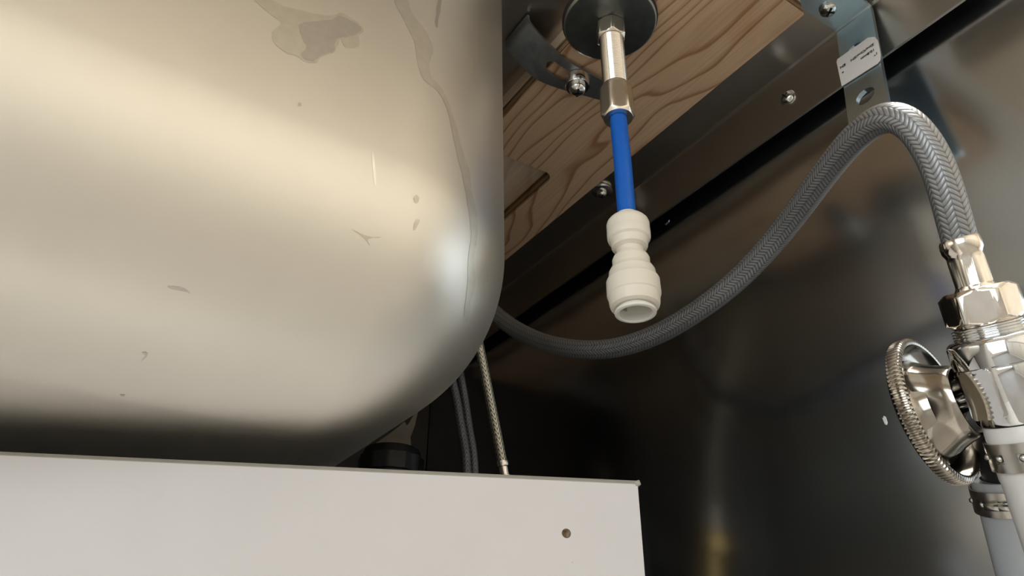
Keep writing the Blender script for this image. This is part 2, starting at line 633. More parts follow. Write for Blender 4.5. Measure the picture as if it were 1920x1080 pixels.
WX = 0.252
structure('wall_right_cabinet', box((WX, 0.015, -0.56), (WX + 0.0012, 0.52, 0.2648)), M_wall)
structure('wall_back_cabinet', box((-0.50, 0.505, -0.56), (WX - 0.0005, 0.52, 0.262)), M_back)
structure('wall_left_cabinet', box((-0.515, 0.015, -0.56), (-0.50, 0.52, 0.262)), M_cabfloor)
structure('floor_cabinet', box((-0.50, 0.015, -0.58), (WX, 0.505, -0.56)), M_cabfloor)

# steel worktop: deck sheet with folded edge flange, hole where the bowl is welded in
XR, YF, RV, RB, ZB, DR, ZT = 0.121, 0.155, 0.057, 0.063, 0.0735, -0.02, 0.265
XL, YB = -0.262, 0.462
top = thing('worktop', 'brushed steel worktop underside with a folded edge flange along the wall', 'worktop', (0.2, 0.2, 0.265))
WL = [(-0.53, 0.050), (0.2545, 0.050), (0.2545, 0.53), (-0.53, 0.53)]


def bowl_outline(off, n=10):
    r = RV - off
    out = []
    for (cx, cy, a0) in ((XR - RV, YF + RV, -PI / 2), (XR - RV, YB - RV, 0), (XL + RV, YB - RV, PI / 2), (XL + RV, YF + RV, PI)):
        for k in range(n + 1):
            a = a0 + PI / 2 * k / n
            out.append((cx + r * math.cos(a), cy + r * math.sin(a)))
    return out


part('deck', plate(WL, [bowl_outline(0.0006, 10)], ZT, ZT + 0.0012), M_deck, top, 30)
bm = bmesh.new()
prof = [(0.2456, ZT + 0.0012), (0.2456, 0.2368), (0.2444, 0.2368), (0.2444, ZT - 0.0018), (0.2438, ZT - 0.0006), (0.2426, ZT)]
ys = [0.0515, 0.53]
vv = [[bm.verts.new((x, y, z)) for x, z in prof] for y in ys]
for k in range(len(prof)):
    k2 = (k + 1) % len(prof)
    bm.faces.new((vv[0][k], vv[0][k2], vv[1][k2], vv[1][k]))
bm.faces.new(vv[0])
bm.faces.new(list(reversed(vv[1])))
bmesh.ops.recalc_face_normals(bm, faces=bm.faces)
part('edge_flange', bm, M_deck, top)
part('front_flange', box((-0.53, 0.0500, 0.251), (0.2515, 0.0512, ZT)), M_deck, top)

# ------------------------------------------------------------------ sink bowl
LW = ZT - ZB - RB


def prof_at(v):
    if v < LW:
        return v * DR, ZT - v
    a = (v - LW) / RB
    return LW * DR + RB * (1 - math.cos(a)), ZB + RB * (1 - math.sin(a))


def bowl_pt(s, v, out=0.0):
    """point on the bowl's front right corner by run s along the wall and length v down the profile, lifted by out"""
    def P(s, v):
        o, z = prof_at(v)
        cx, cy, r = XR - RV, YF + RV, RV - o
        if s <= 0:
            return Vector((cx + s, cy - r, z))
        th = s / RV
        if th <= PI / 2:
            return Vector((cx + r * math.sin(th), cy - r * math.cos(th), z))
        return Vector((cx + r, cy + s - RV * PI / 2, z))
    p = P(s, v)
    if out:
        e = 1e-4
        n = (P(s + e, v) - p).cross(p - P(s, v + e)).normalized()
        if n.dot(p - Vector((-0.07, 0.31, 0.25))) < 0:
            n = -n
        p = p + n * out
    return p


sink = thing('sink_bowl', 'large satin steel sink bowl with water stains hanging under the worktop', 'sink', (-0.07, 0.31, ZB))
bm = bmesh.new()
rows = []
nv = 48
vsamp = [0.0, 0.02, LW * .5, LW * .8, LW * .93] + [LW + RB * PI / 2 * k / nv for k in range(nv + 1)]
for v in vsamp:
    o, z = prof_at(v)
    rows.append([bm.verts.new((x, y, z)) for x, y in bowl_outline(min(o, RV + 0.0), 56)] if o < RV else
                [bm.verts.new((x, y, z)) for x, y in [
                    (cx + sx * (o - RV) * -1, cy + sy * (o - RV) * -1)
                    for (cx, cy, sx, sy) in ((XR - RV, YF + RV, 1, -1), (XR - RV, YB - RV, 1, 1), (XL + RV, YB - RV, -1, 1), (XL + RV, YF + RV, -1, -1)) for _ in range(57)]])
n = len(rows[0])
for i in range(len(rows) - 1):
    for k in range(n):
        k2 = (k + 1) % n
        bm.faces.new((rows[i][k], rows[i][k2], rows[i + 1][k2], rows[i + 1][k]))
bm.faces.new(rows[-1])
bmesh.ops.remove_doubles(bm, verts=bm.verts, dist=1e-6)
bmesh.ops.recalc_face_normals(bm, faces=bm.faces)
part('bowl', bm, M_bowl, sink, 60)
STAINS = {
 'blob': [(-0.0500,0.0931),(-0.0460,0.0911),(-0.0415,0.0916),(-0.0350,0.0897),(-0.0280,0.0868),(-0.0250,0.0834),(-0.0205,0.0839),(-0.0175,0.0858),(-0.0190,0.0895),(-0.0183,0.0930),(-0.0220,0.0965),(-0.0240,0.0940),(-0.0250,0.0999),(-0.0280,0.1037),(-0.0300,0.1076),(-0.0330,0.1086),(-0.0350,0.1081),(-0.0380,0.1086),(-0.0415,0.1067),(-0.0425,0.1033),(-0.0410,0.0984),(-0.0450,0.0965),(-0.0490,0.0945)],
 'blob_inner': [(-0.0350,0.0940),(-0.0285,0.0892),(-0.0255,0.0850),(-0.0208,0.0848),(-0.0184,0.0860),(-0.0205,0.0902),(-0.0243,0.0936),(-0.0253,0.0965),(-0.0253,0.0999),(-0.0282,0.1033),(-0.0305,0.1072),(-0.0330,0.1079),(-0.0340,0.1062),(-0.0330,0.1033),(-0.0345,0.1003),(-0.0360,0.0970)],
 'trail': [(-0.0095,0.0645),(-0.0055,0.0621),(-0.0025,0.0684),(0.0020,0.0727),(0.0055,0.0790),(0.0045,0.0868),(0.0055,0.0921),(0.0085,0.0936),(0.0115,0.0970),(0.0160,0.1062),(0.0195,0.1144),(0.0225,0.1197),(0.0235,0.1256),(0.0265,0.1323),(0.0285,0.1386),(0.0300,0.1469),(0.0345,0.1517),(0.0365,0.1571),(0.0403,0.1614),(0.0385,0.1625),(0.0345,0.1595),(0.0303,0.1532),(0.0270,0.1478),(0.0253,0.1401),(0.0220,0.1323),(0.0195,0.1246),(0.0165,0.1163),(0.0137,0.1067),(0.0105,0.0989),(0.0070,0.0960),(0.0030,0.0950),(0.0010,0.0907),(-0.0010,0.0810),(-0.0045,0.0747),(-0.0085,0.0684)],
 'streak': [(0.0060,0.0538),(0.0075,0.0528),(0.0068,0.0630),(0.0065,0.0684),(0.0055,0.0664)],
 'dot1': [(0.0033,0.1396),(0.0040,0.1384),(0.0050,0.1391),(0.0047,0.1408),(0.0038,0.1408)],
 'dot2': [(0.0050,0.1469),(0.0055,0.1454),(0.0065,0.1454),(0.0060,0.1479),(0.0053,0.1488)],
 'dot3': [(-0.0322,0.1241),(-0.0316,0.1236),(-0.0313,0.1246),(-0.0320,0.1251)],
 'smudge1': [(-0.0115,0.1542),(-0.0070,0.1546),(-0.0030,0.1537),(-0.0065,0.1553),(-0.0055,0.1570),(-0.0078,0.1554)],
 'scratch': [(-0.0105,0.1314),(-0.0100,0.1309),(-0.0080,0.1391),(-0.0085,0.1396)],
 'scr2': [(-0.0493,0.2015),(-0.0480,0.2012),(-0.0478,0.2026),(-0.0487,0.2050),(-0.0482,0.2024)],
 'dash': [(-0.0490,0.1813),(-0.0455,0.1808),(-0.0435,0.1818),(-0.0450,0.1816),(-0.0480,0.1819)],
 'dot4': [(-0.0500,0.2211),(-0.0490,0.2206),(-0.0488,0.2215),(-0.0496,0.2220)],
}


def film(pts, lift, sub=4, jitter=0.0002):
    """thin film that follows the bowl: smooth outline in (s, v), triangulated with inner points, lifted off the steel"""
    P = [Vector((a, b, 0)) for a, b in pts]
    m = len(P)
    out = []
    for i in range(m):
        a, b, c, d = P[i - 1], P[i], P[(i + 1) % m], P[(i + 2) % m]
        for k in range(sub):
            t = k / sub
            q = 0.5 * ((2 * b) + (c - a) * t + (2 * a - 5 * b + 4 * c - d) * t * t + (3 * b - a - 3 * c + d) * t ** 3)
            out.append(Vector((q.x + random.uniform(-jitter, jitter), q.y + random.uniform(-jitter, jitter))))
    inner = []
    x0, x1 = min(p.x for p in out), max(p.x for p in out)
    y0, y1 = min(p.y for p in out), max(p.y for p in out)
    st = 0.0022
    x = x0 + st / 2
    while x < x1:
        y = y0 + st / 2
        while y < y1:
            inner.append(Vector((x, y)))
            y += st
        x += st
    nb = len(out)
    r = geometry.delaunay_2d_cdt(out + inner, [(i, (i + 1) % nb) for i in range(nb)], [], 0, 1e-9)
    V, F = r[0], r[2]
    lp = [(p.x, p.y) for p in out]

    def inside(p):
        c, j = False, len(lp) - 1
        for i in range(len(lp)):
            if (lp[i][1] > p[1]) != (lp[j][1] > p[1]) and p[0] < (lp[j][0] - lp[i][0]) * (p[1] - lp[i][1]) / (lp[j][1] - lp[i][1]) + lp[i][0]:
                c = not c
            j = i
        return c
    bm = bmesh.new()
    vs_ = [bm.verts.new(bowl_pt(v.x, v.y, lift)) for v in V]
    for f in F:
        cc = sum((V[i] for i in f), Vector((0, 0))) / len(f)
        if inside(cc):
            bm.faces.new([vs_[i] for i in f])
    for v in [v for v in bm.verts if not v.link_faces]:
        bm.verts.remove(v)
    cen = Vector((-0.07, 0.31, 0.25))
    bm.normal_update()
    for f in bm.faces:
        if f.normal.dot(f.calc_center_median() - cen) < 0:
            f.normal_flip()
    return bm


part('water_stain', film(STAINS['blob'], 0.00005), M_stain, sink, 60)
part('water_stain', film(STAINS['blob_inner'], 0.00009), M_stain2, sink, 60)
part('water_stain', film(STAINS['trail'], 0.00005), M_stain, sink, 60)
part('water_stain', film(STAINS['streak'], 0.00005), M_stain2, sink, 60)
for k in ('dot1', 'dot2', 'dot3', 'smudge1', 'scr2', 'dash', 'dot4'):
    part('smudge', film(STAINS[k], 0.00005, 3, 0.00005), M_smudge, sink, 60)
part('scratch', film(STAINS['scratch'], 0.00005, 3, 0.00003), M_bright, sink, 60)

# ------------------------------------------------------------------ plywood board under the worktop: four plies, routed notch
bd = thing('plywood_board', 'grained plywood board fixed under the worktop between sink bowl and wall', 'board', (0.177, 0.3, 0.251))
X0, X1, Y0, Y1 = 0.142, 0.2122, 0.1080, 0.50
full = [(X0, Y0), (X1, Y0), (X1, Y1), (X0, Y1)]
arc = [(0.1885 - 0.006 + 0.006 * math.cos(a), 0.2485 + 0.006 + 0.006 * math.sin(a)) for a in [-PI / 2 + PI / 2 * k / 6 for k in range(7)]]
notched = [(X0, Y0), (X1, Y0), (X1, Y1), (X0, Y1), (X0, 0.345), (0.1885, 0.345)] + list(reversed(arc)) + [(X0, 0.2505)]


def ply(name, outline, z0, z1, mat, inset=0.0):
    o = [(x + (inset if abs(x - X0) < 1e-6 else 0), y) for x, y in outline]
    return part(name, plate(o, [], z0, z1), mat, bd, 30)


ply('ply', full, 0.2586, 0.2649, M_plylight)
ply('ply', notched, 0.2562, 0.25855, M_plydark, 0.0006)
ply('ply', notched, 0.2536, 0.25615, M_plymid, 0.0002)
ply('ply', notched, 0.2524, 0.25355, M_plydark, 0.0005)
ply('ply', notched, 0.2510, 0.25235, M_wood)

fb = thing('added_front_board', 'unseen narrow plywood board added under the worktop front edge for the steel to reflect', 'board', (0.0, 0.06, 0.251))  # out of view, added so the bowl and wall reflect pale wood
part('ply', box((-0.45, 0.0520, 0.2510), (0.206, 0.0900, 0.2649)), M_plylight, fb)

# ------------------------------------------------------------------ sink clip
clip = thing('sink_clip', 'dark bent steel clip with a slot screwed to the plywood beside the sink', 'clip', (0.15, 0.188, 0.25))
cp = relax(catmull([(0.1250, 0, 0.2640), (0.1256, 0, 0.2605), (0.1300, 0, 0.2568), (0.1360, 0, 0.2530), (0.1425, 0, 0.2499), (0.150, 0, 0.2488), (0.160, 0, 0.2486), (0.170, 0, 0.2486), (0.1775, 0, 0.2486)], 8), 2)
ctot = sum((cp[i] - cp[i - 1]).length for i in range(1, len(cp)))


def c_hi(u):
    return 0.1968 - max(0, u - 0.020) * 0.24 - max(0, (u - (ctot - 0.006))) ** 2 * 60


bm = bent_strip(cp, (0, 1, 0), lambda u: 0.1792, c_hi, [(0.0305, 0.0100, 0.0032, 0.1864)], 0.0012)
part('strap', bm, M_clip, clip)
add_screw(clip, (0.1540, 0.1845, 0.2474), (0, 0, -1), 0.0037, 0.0036, 0.0056, 0.0052)

# ------------------------------------------------------------------ tap tail through the board
TX, TY = 0.1471, 0.1534
T = Matrix.Translation((TX, TY, 0))
tail = thing('tap_tail', 'metal tap tail with dark round backplate and threaded stem above blue tube', 'tap', (TX, TY, 0.2505))
part('gasket', lathe([(0.006, 0.2486), (0.0189, 0.2486), (0.0195, 0.2490), (0.0195, 0.2504), (0.0190, 0.2508), (0.006, 0.2508), (0.006, 0.2486)], T, 72), M_rubber_shade, tail)
bp_ = part('backplate', lathe([(0.004, 0.24695), (0.0178, 0.24695), (0.0183, 0.2471), (0.0183, 0.2485), (0.004, 0.2485), (0.004, 0.24695)], T, 72), M_disc, tail)
part('bright_rim', lathe([(0.0184, 0.2472), (0.0189, 0.2474), (0.0190, 0.2482), (0.0187, 0.24855), (0.0183, 0.2485), (0.0183, 0.2472), (0.0184, 0.2472)], T, 72), M_rim, bp_)
bm = hexnut(0.0062, 0.0086, 0.0009, 0.0042, math.radians(-34), 0.2383)
bm.transform(T)
part('locknut', bm, M_nut, tail)
bm = bmesh.new()
turns, pitch, seg = 30, 0.00091, 36
prof = []
for k in range(turns):
    z = 0.2110 + k * pitch
    prof += [(0.00440, z), (0.00485, z + pitch * .35), (0.00485, z + pitch * .5), (0.00440, z + pitch * .9)]
lathe(prof, T, 40, bm)
part('threaded_stem', bm, M_stem, tail, 80)
bm = hexnut(0.0066, 0.0160, 0.0016, 0.0034, math.radians(-2), 0.1958)
bm.transform(T)
part('coupling_nut', bm, M_nut, tail)

# blue tube
pts = [(TX, TY, 0.1440), (TX, TY, 0.160), (TX + .0002, TY, 0.175), (TX, TY, 0.19), (TX, TY, 0.2000)]
tb = thing('blue_tube', 'bright blue plastic tube running straight down from the tap tail to the fitting', 'tube', (TX, TY, 0.145))
part('tube', tube(catmull(pts, 4), 0.0032, 28), M_blue, tb)

# push-fit connector
con = thing('push_fit_connector', 'ivory plastic push-fit connector hanging open on the end of the blue tube', 'connector', (TX, TY, 0.1125))
body = [(0.0050, 0.1240), (0.0056, 0.1150), (0.0066, 0.1148), (0.0078, 0.1153), (0.0081, 0.1162), (0.0083, 0.1186), (0.00835, 0.1190), (0.0087, 0.1194), (0.00875, 0.1200), (0.0087, 0.1246), (0.0084, 0.1253),
        (0.0079, 0.1256), (0.0078, 0.1260), (0.0076, 0.1282), (0.0070, 0.1294), (0.0061, 0.1300), (0.00605, 0.1304), (0.0062, 0.1309), (0.0062, 0.1330), (0.0058, 0.1340), (0.0050, 0.1345), (0.0045, 0.1350), (0.0044, 0.1357), (0.0045, 0.1369),
        (0.0051, 0.1374), (0.0059, 0.1378), (0.0061, 0.1383), (0.0062, 0.1398), (0.0064, 0.1404), (0.0071, 0.1411), (0.0073, 0.1418), (0.00735, 0.1440), (0.00725, 0.1444), (0.0073, 0.1448), (0.0073, 0.1472), (0.0070, 0.1482), (0.0062, 0.1492),
        (0.0050, 0.1496), (0.0040, 0.1497)]
part('body', lathe(body, T, 64), M_white, con, 16)
col = part('collet', lathe([(0.0049, 0.1235), (0.0050, 0.1145), (0.0052, 0.1131), (0.0056, 0.1127), (0.0062, 0.1127), (0.0066, 0.1129), (0.0067, 0.1133), (0.0066, 0.1138), (0.0058, 0.1141), (0.0056, 0.1150), (0.0056, 0.1165)], T, 56), M_whitecol, con)
part('stop_ring', lathe([(0.0048, 0.1236), (0.0030, 0.1238), (0.0028, 0.1246), (0.0001, 0.1246)], T, 40), M_whitecol, con)
part('collet_slot', box((TX - 0.0005, TY + 0.0044, 0.1160), (TX + 0.0005, TY + 0.00495, 0.1176)), M_clamp, col)
part('collet', lathe([(0.0033, 0.1496), (0.0042, 0.1497), (0.0043, 0.1505), (0.0041, 0.1511), (0.0034, 0.1512), (0.0033, 0.1505)], T, 40), M_whitecol, con)

# ------------------------------------------------------------------ screws in the worktop flange and deck
s1 = thing('pan_head_screw', 'bright pan head screw on the steel flange left of the bracket', 'screw', (0.2444, 0.1421, 0.2501))
add_screw(s1, (0.2444, 0.1421, 0.2501), (-1, 0, 0), 0.0030, 0.0022, 0.0038, 0.0006)
s2 = thing('hanging_screw', 'small screw hanging down under the dark deck beside the blue tube', 'screw', (0.2288, 0.2575, 0.265))
add_screw(s2, (0.2288, 0.2575, 0.2648), (0, 0, -1), 0.0030, 0.0034, 0.0062, 0.0016)

# ------------------------------------------------------------------ zinc corner bracket with price label
br = thing('corner_bracket', 'zinc-plated angle bracket with a white label screwed in the worktop corner', 'bracket', (0.24, 0.103, 0.264))
KB = 0.2166
vz = [(0.243 - KB * s / math.sqrt(1 + KB * KB), 0, 0.262 - s / math.sqrt(1 + KB * KB)) for s in (0.003, 0.012, 0.02, 0.03, 0.045, 0.0655)]
bpth = [(0.2126, 0, 0.2640), (0.2155, 0, 0.2640), (0.22, 0, 0.2640), (0.234, 0, 0.2640), (0.2395, 0, 0.2640), (0.2418, 0, 0.2633), (0.2426, 0, 0.2614)] + vz
HB = 0.003
bl = 0.0
BP = [Vector(p) for p in bpth]
for i in range(1, 7):
    bl += (BP[i] - BP[i - 1]).length
u_hole = bl + 0.0525 - 0.0005
u_hole2 = bl + 0.0205
btot = sum((BP[i] - BP[i - 1]).length for i in range(1, len(BP)))
# width direction +Y; lower end corners clipped slightly
bm = bent_strip(bpth, (0, 1, 0), lambda u: 0.0944 + max(0, u - btot + 0.001) * .6, lambda u: 0.1110 - max(0, u - btot + 0.001) * .6,
                [(u_hole2, 0.0036, 0.0036, 0.1042), (u_hole, 0.0040, 0.0040, 0.1027)], 0.0019)
plate_o = part('bent_plate', bm, M_zinc, br, 30)
add_screw(br, (0.2276, 0.1052, 0.2620), (0, 0, -1), 0.0036, 0.0022)
# label: (s down the plate, y)
nrm = Vector((-1, 0, KB)).normalized()
dn = Vector((-KB, 0, -1)).normalized()
P0 = Vector((0.243, 0, 0.262))


def on_br(s, y, lift):
    return P0 + dn * s + Vector((0, y, 0)) + nrm * (0.0003 + lift)


lab = [(0.0200, 0.1117), (0.0208, 0.0972), (0.0232, 0.0946), (0.0268, 0.0936), (0.0360, 0.0936), (0.0392, 0.0942), (0.0400, 0.0956), (0.0386, 0.1113), (0.0215, 0.1122)]
bm = bmesh.new()
lo = [bm.verts.new(on_br(s, y, 0.0021)) for s, y in lab]
hi = [bm.verts.new(on_br(s, y, 0.0024)) for s, y in lab]
bm.faces.new(hi)
bm.faces.new(list(reversed(lo)))
for k in range(len(lab)):
    k2 = (k + 1) % len(lab)
    bm.faces.new((lo[k], lo[k2], hi[k2], hi[k]))
bmesh.ops.recalc_face_normals(bm, faces=bm.faces)
lbl = part('label', bm, M_label, br, 30, 'white printed paper label')


def text_on(parent, txt, size, s, y, ang, lift=0.0026):
    """printed lettering laid on the bracket's label"""
    cu = bpy.data.curves.new('lettering', 'FONT')
    cu.body = txt
    cu.size = size
    cu.extrude = 0.00003
    cu.offset = 0.00004
    to = bpy.data.objects.new('lettering', cu)
    me = bpy.data.meshes.new_from_object(to)
    bpy.data.objects.remove(to)
    bm = bmesh.new()
    bm.from_mesh(me)
    bpy.data.meshes.remove(me)
    # text reads upside down: x axis towards +Y, rotated by ang in the plate's plane
    ex = Vector((0, 1, 0))
    ey = dn.copy()
    ca, sa = math.cos(ang), math.sin(ang)
    X = ex * ca + ey * sa
    Y = -ex * sa + ey * ca
    o = on_br(s, y, lift)
    for v in bm.verts:
        v.co = o + X * v.co.x + Y * v.co.y + nrm * v.co.z
    part('lettering', bm, M_ink, parent, 0)


text_on(lbl, 'Zinc/Cinc/ZN', 0.00190, 0.0268, 0.0952, 0.0)
text_on(lbl, '10.8mm', 0.00190, 0.0302, 0.0954, 0.0)
text_on(lbl, '1"', 0.00190, 0.0336, 0.0944, 0.0)
text_on(lbl, 'EN', 0.0021, 0.0265, 0.1082, 0.0)
text_on(lbl, '.', 0.0060, 0.0308, 0.1092, 0.0)

# ------------------------------------------------------------------ main braided hose
hose_pts = [(0.1819, 0.0699, 0.1065), (0.1786, 0.068, 0.1132), (0.1755, 0.0663, 0.1211), (0.1727, 0.0657, 0.13), (0.1701, 0.0673, 0.1388), (0.1694, 0.0722, 0.1446), (0.1732, 0.0819, 0.148), (0.1807, 0.0964, 0.1499), (0.1904, 0.1161, 0.1493), (0.1958, 0.131, 0.1473), (0.1987, 0.1475, 0.1435), (0.1992, 0.1615, 0.1404), (0.1988, 0.1754, 0.1383), (0.1977, 0.1893, 0.1369), (0.1956, 0.203, 0.1367), (0.1926, 0.2162, 0.138), (0.1884, 0.2289, 0.1411), (0.1845, 0.243, 0.1473), (0.1811, 0.2591, 0.157), (0.1756, 0.2765, 0.1721), (0.1671, 0.2918, 0.1929), (0.160, 0.305, 0.216), (0.156, 0.312, 0.242), (0.155, 0.314, 0.2508)]
VO = Vector((0.18184, 0.06987, 0.10648))
VA = Vector((0.3805, 0.16134, -0.9106)).normalized()
hose_pts[0] = tuple(VO + VA * 0.002)
hp = relax(catmull(hose_pts, 10), 14)
hose = thing('braided_hose', 'long grey braided hose arching from the stop valve to behind the sink', 'hose', tuple(VO + VA * 0.0127))
part('sleeve', tube(hp, 0.0042, 32), M_braid, hose, 60)
FV = frame(VO, VA, (0, -1, 0))


def crimp(r, z, a):
    return r * (1 + 0.035 * math.cos(8 * a)) if 0.0045 < z < 0.0112 else r


fer = lathe([(0.0040, -0.0008), (0.0045, -0.0010), (0.0048, -0.0004), (0.0049, 0.0008), (0.0048, 0.0022), (0.0044, 0.0030), (0.0042, 0.0036), (0.0043, 0.0046), (0.0043, 0.0110), (0.0044, 0.0114), (0.0047, 0.0119), (0.0047, 0.0128), (0.0042, 0.0132)], FV, 64, None, crimp)
part('ferrule', fer, M_nickel, hose, 40)
bm = hexnut(0.0092, 0.0092, 0.0013, 0.0046, math.radians(12), 0.0122)
bm.transform(FV)
part('hex_nut', bm, M_nickel, hose)

# ------------------------------------------------------------------ stop valve
valve = thing('stop_valve', 'shiny chrome stop valve with a knurled handwheel by the steel wall', 'valve', tuple(VO + VA * 0.035))
thr = []
for k in range(4):
    z = 0.0216 + k * 0.0007
    thr += [(0.0081, z), (0.0084, z + 0.0002), (0.0084, z + 0.0004), (0.0081, z + 0.0006)]
part('thread', lathe([(0.005, 0.0210)] + thr + [(0.0081, 0.0252)], FV, 56), M_chrome, valve, 80)
part('body', lathe([(0.0080, 0.0243), (0.0094, 0.0244), (0.0102, 0.0250), (0.0107, 0.0258), (0.0106, 0.0312), (0.01038, 0.0315), (0.01038, 0.0319), (0.0105, 0.0322), (0.0093, 0.0448), (0.0089, 0.0456), (0.0070, 0.0458), (0.005, 0.0458)], FV, 72), M_chrome, valve)
# flat on the body, facing the camera's left
WN = Vector((0.1045, -0.9943, 0.0218)).normalized()
WC = Vector((0.19534, 0.09324, 0.07226))
# radial direction for the flat: mostly -Y, turned to the left
rad = Vector((-0.917, 0.21, 0))
rad = (rad - VA * rad.dot(VA)).normalized()
pc = VO + VA * 0.0375 + rad * 0.00985
tn = VA.cross(rad)
FM = Matrix(((tn.x, VA.x, rad.x, pc.x), (tn.y, VA.y, rad.y, pc.y), (tn.z, VA.z, rad.z, pc.z), (0, 0, 0, 1)))
bm = plate(rrect(0.0082, 0.0120, 0.0012), [], -0.0022, 0.0006)
bm.transform(FM)
part('flat', bm, M_chrome, valve)
# handwheel about axis WN, hub towards the body
FW = frame(WC, WN, (0, 0, 1))


def knurl(r, z, a):
    if r > 0.0186:
        return r * (1 + 0.012 * (1 if math.sin(a * 96 + 0.785) > 0 else -1))
    return r


wheel = part('handwheel', lathe([(0.0001, -0.0052), (0.0150, -0.0050), (0.0180, -0.0042), (0.0185, -0.0038), (0.0193, -0.0034), (0.0195, -0.0028), (0.0195, -0.0004), (0.0192, 0.0001), (0.0184, 0.0004), (0.0178, 0.0002), (0.0174, -0.0006), (0.0168, -0.0022), (0.0150, -0.0034), (0.0115, -0.0032), (0.0100, -0.0020), (0.0090, 0.0010)],
                            FW, 384, None, knurl), M_wheel, valve, 40)


def oval(r, z, a):
    return r * (1 + (0.22 * max(0.0, (0.010 - z) / 0.012)) * math.cos(2 * (a - 0.25)))


part('hub', lathe([(0.0116, -0.0030), (0.0104, 0.0000), (0.0097, 0.0022), (0.0093, 0.0042), (0.0090, 0.0062), (0.0086, 0.0068), (0.0081, 0.0068), (0.0079, 0.0062), (0.0077, 0.0000), (0.0030, -0.0005)], FW, 64, None, oval), M_wheel, wheel)
part('hub_shade', lathe([(0.0076, 0.0012), (0.0035, 0.0014), (0.0001, 0.0014)], FW, 40), M_black, wheel)  # black disc stands in for the dark inside of the hollow hub
part('spindle', lathe([(0.0030, 0.0010), (0.0030, 0.0085), (0.0046, 0.0090), (0.0046, 0.0150)], FW, 32), M_chrome, valve)
# black branch at the back of the body that feeds the grey pipe
GA, GB = Vector((0.2035, 0.0850, 0.0690)), Vector((0.2270, 0.0970, 0.0625))
part('branch', tube([GA, GA.lerp(GB, .4), GB + Vector((0.001, 0, -.002)), GB + Vector((0.003, 0.001, -0.006))], 0.0056, 24), M_black, valve)

# ------------------------------------------------------------------ pipes with clamps below the valve


def clamp(label, FX, r, z0, z1, ang0, nwin):
    c = thing('hose_clamp', label, 'clamp', tuple(FX @ Vector((0, 0, z0))), 'crimped pipe clamps below the valve')
    h = z1 - z0
    m = 48
    # band with a row of square windows
    bm = bmesh.new()
    zz = [z0, z0 + h * .34, z0 + h * .68, z1]
    grid = {}
    nseg = 72

    def vert(k, j, rr):
        key = (k % nseg, j, rr)
        if key not in grid:
            a = 2 * PI * k / nseg
            grid[key] = bm.verts.new((rr * math.cos(a), rr * math.sin(a), zz[j]))
        return grid[key]
    for k in range(nseg):
        for j in range(3):
            if j == 1 and (k % 7) in (1, 2, 3):
                continue
            bm.faces.new((vert(k, j, r), vert(k + 1, j, r), vert(k + 1, j + 1, r), vert(k, j + 1, r)))
    bm.normal_update()
    bmesh.ops.recalc_face_normals(bm, faces=bm.faces)
    bmesh.ops.solidify(bm, geom=list(bm.faces), thickness=0.0006)
    bm.transform(FX)
    part('band', bm, M_clamp, c, 40)
    for k in range(nwin):
        a = 2 * PI * (k * 7 + 2.5) / nseg
        Q = FX @ Matrix.Rotation(a, 4, 'Z') @ Matrix.Translation((r - 0.0007, 0, z0 + h * .51)) @ Matrix.Rotation(PI / 2, 4, 'Y')
        part('tooth', dome(h * .13, h * .2, Q, 14), M_clamp, c)
    return c


PZ = Vector((0.3805, 0.16134, -0.9106)).normalized()
wp = thing('white_pipe', 'thick milky white plastic pipe pushed onto the valve outlet', 'pipe', tuple(VO + VA * 0.056))
part('pipe', lathe([(0.0060, 0.0460), (0.0083, 0.0460), (0.0085, 0.0464), (0.0085, 0.0590), (0.0083, 0.0600), (0.0082, 0.1150), (0.0060, 0.1150)], FV, 56), M_pex, wp)
clamp('steel window clamp around the thick white pipe right under the valve', FV, 0.0093, 0.0497, 0.0566, 0, 10)
GO = Vector((0.2270, 0.0962, 0.0600))
GD = (Vector((0.24, 0.1045, 0.0355)) - Vector((0.2300, 0.0987, 0.0570))).normalized()
GX = frame(Vector((0.2285, 0.0975, 0.0605)), GD, (0, -1, 0))
gp = thing('grey_pipe', 'greyish translucent plastic pipe behind the white pipe', 'pipe', tuple(GX @ Vector((0, 0, 0.02))))
part('pipe', lathe([(0.0060, 0.000), (0.0082, 0.000), (0.0084, 0.0004), (0.0084, 0.0080), (0.0082, 0.0090), (0.0082, 0.07), (0.0060, 0.07)], GX, 56), M_pexg, gp)
c2 = clamp('steel clamp with a folded ear around the grey pipe', GX, 0.0093, 0.0022, 0.0090, 0, 10)
Q = GX @ Matrix.Rotation(1.50, 4, 'Z')
for dz in (-0.0012, 0.0012):
    bm = tube([(0.0096, dz - .002, 0.0056), (0.0104, dz - .0008, 0.0056), (0.0104, dz + .0008, 0.0056), (0.0096, dz + .002, 0.0056)], 0.0011, 10)
    bm.transform(Q)
    part('ear', bm, M_clamp, c2)

# ------------------------------------------------------------------ hoses and drain behind the bowl
sh = thing('steel_braided_hose', 'thin steel braided hose going down behind the sink bowl', 'hose', (0.1831, 0.2876, 0.1043))
sp_ = relax(catmull([(0.147, 0.272, 0.2500), (0.150, 0.275, 0.2200), (0.160, 0.2825, 0.182), (0.1699, 0.2864, 0.1521), (0.1776, 0.2880, 0.1268), (0.1831, 0.2878, 0.1043)], 10), 4)
part('sleeve', tube(sp_, 0.00235, 20), M_braid2, sh, 60)
FS = frame((0.1831, 0.2878, 0.1043), (0.22, 0.0, -0.975))
part('ferrule', lathe([(0.0023, -0.0016), (0.0029, -0.0014), (0.0031, -0.0004), (0.0029, 0.0010), (0.0023, 0.0014), (0.0023, 0.005), (0.0027, 0.0052), (0.0027, 0.013), (0.001, 0.013)], FS, 28), M_nickel, sh)
nt_ = hexnut(0.0050, 0.011, 0.001, 0.0015, 0.3, 0.0128)
nt_.transform(FS)
part('brass_nut', nt_, M_brass, sh)
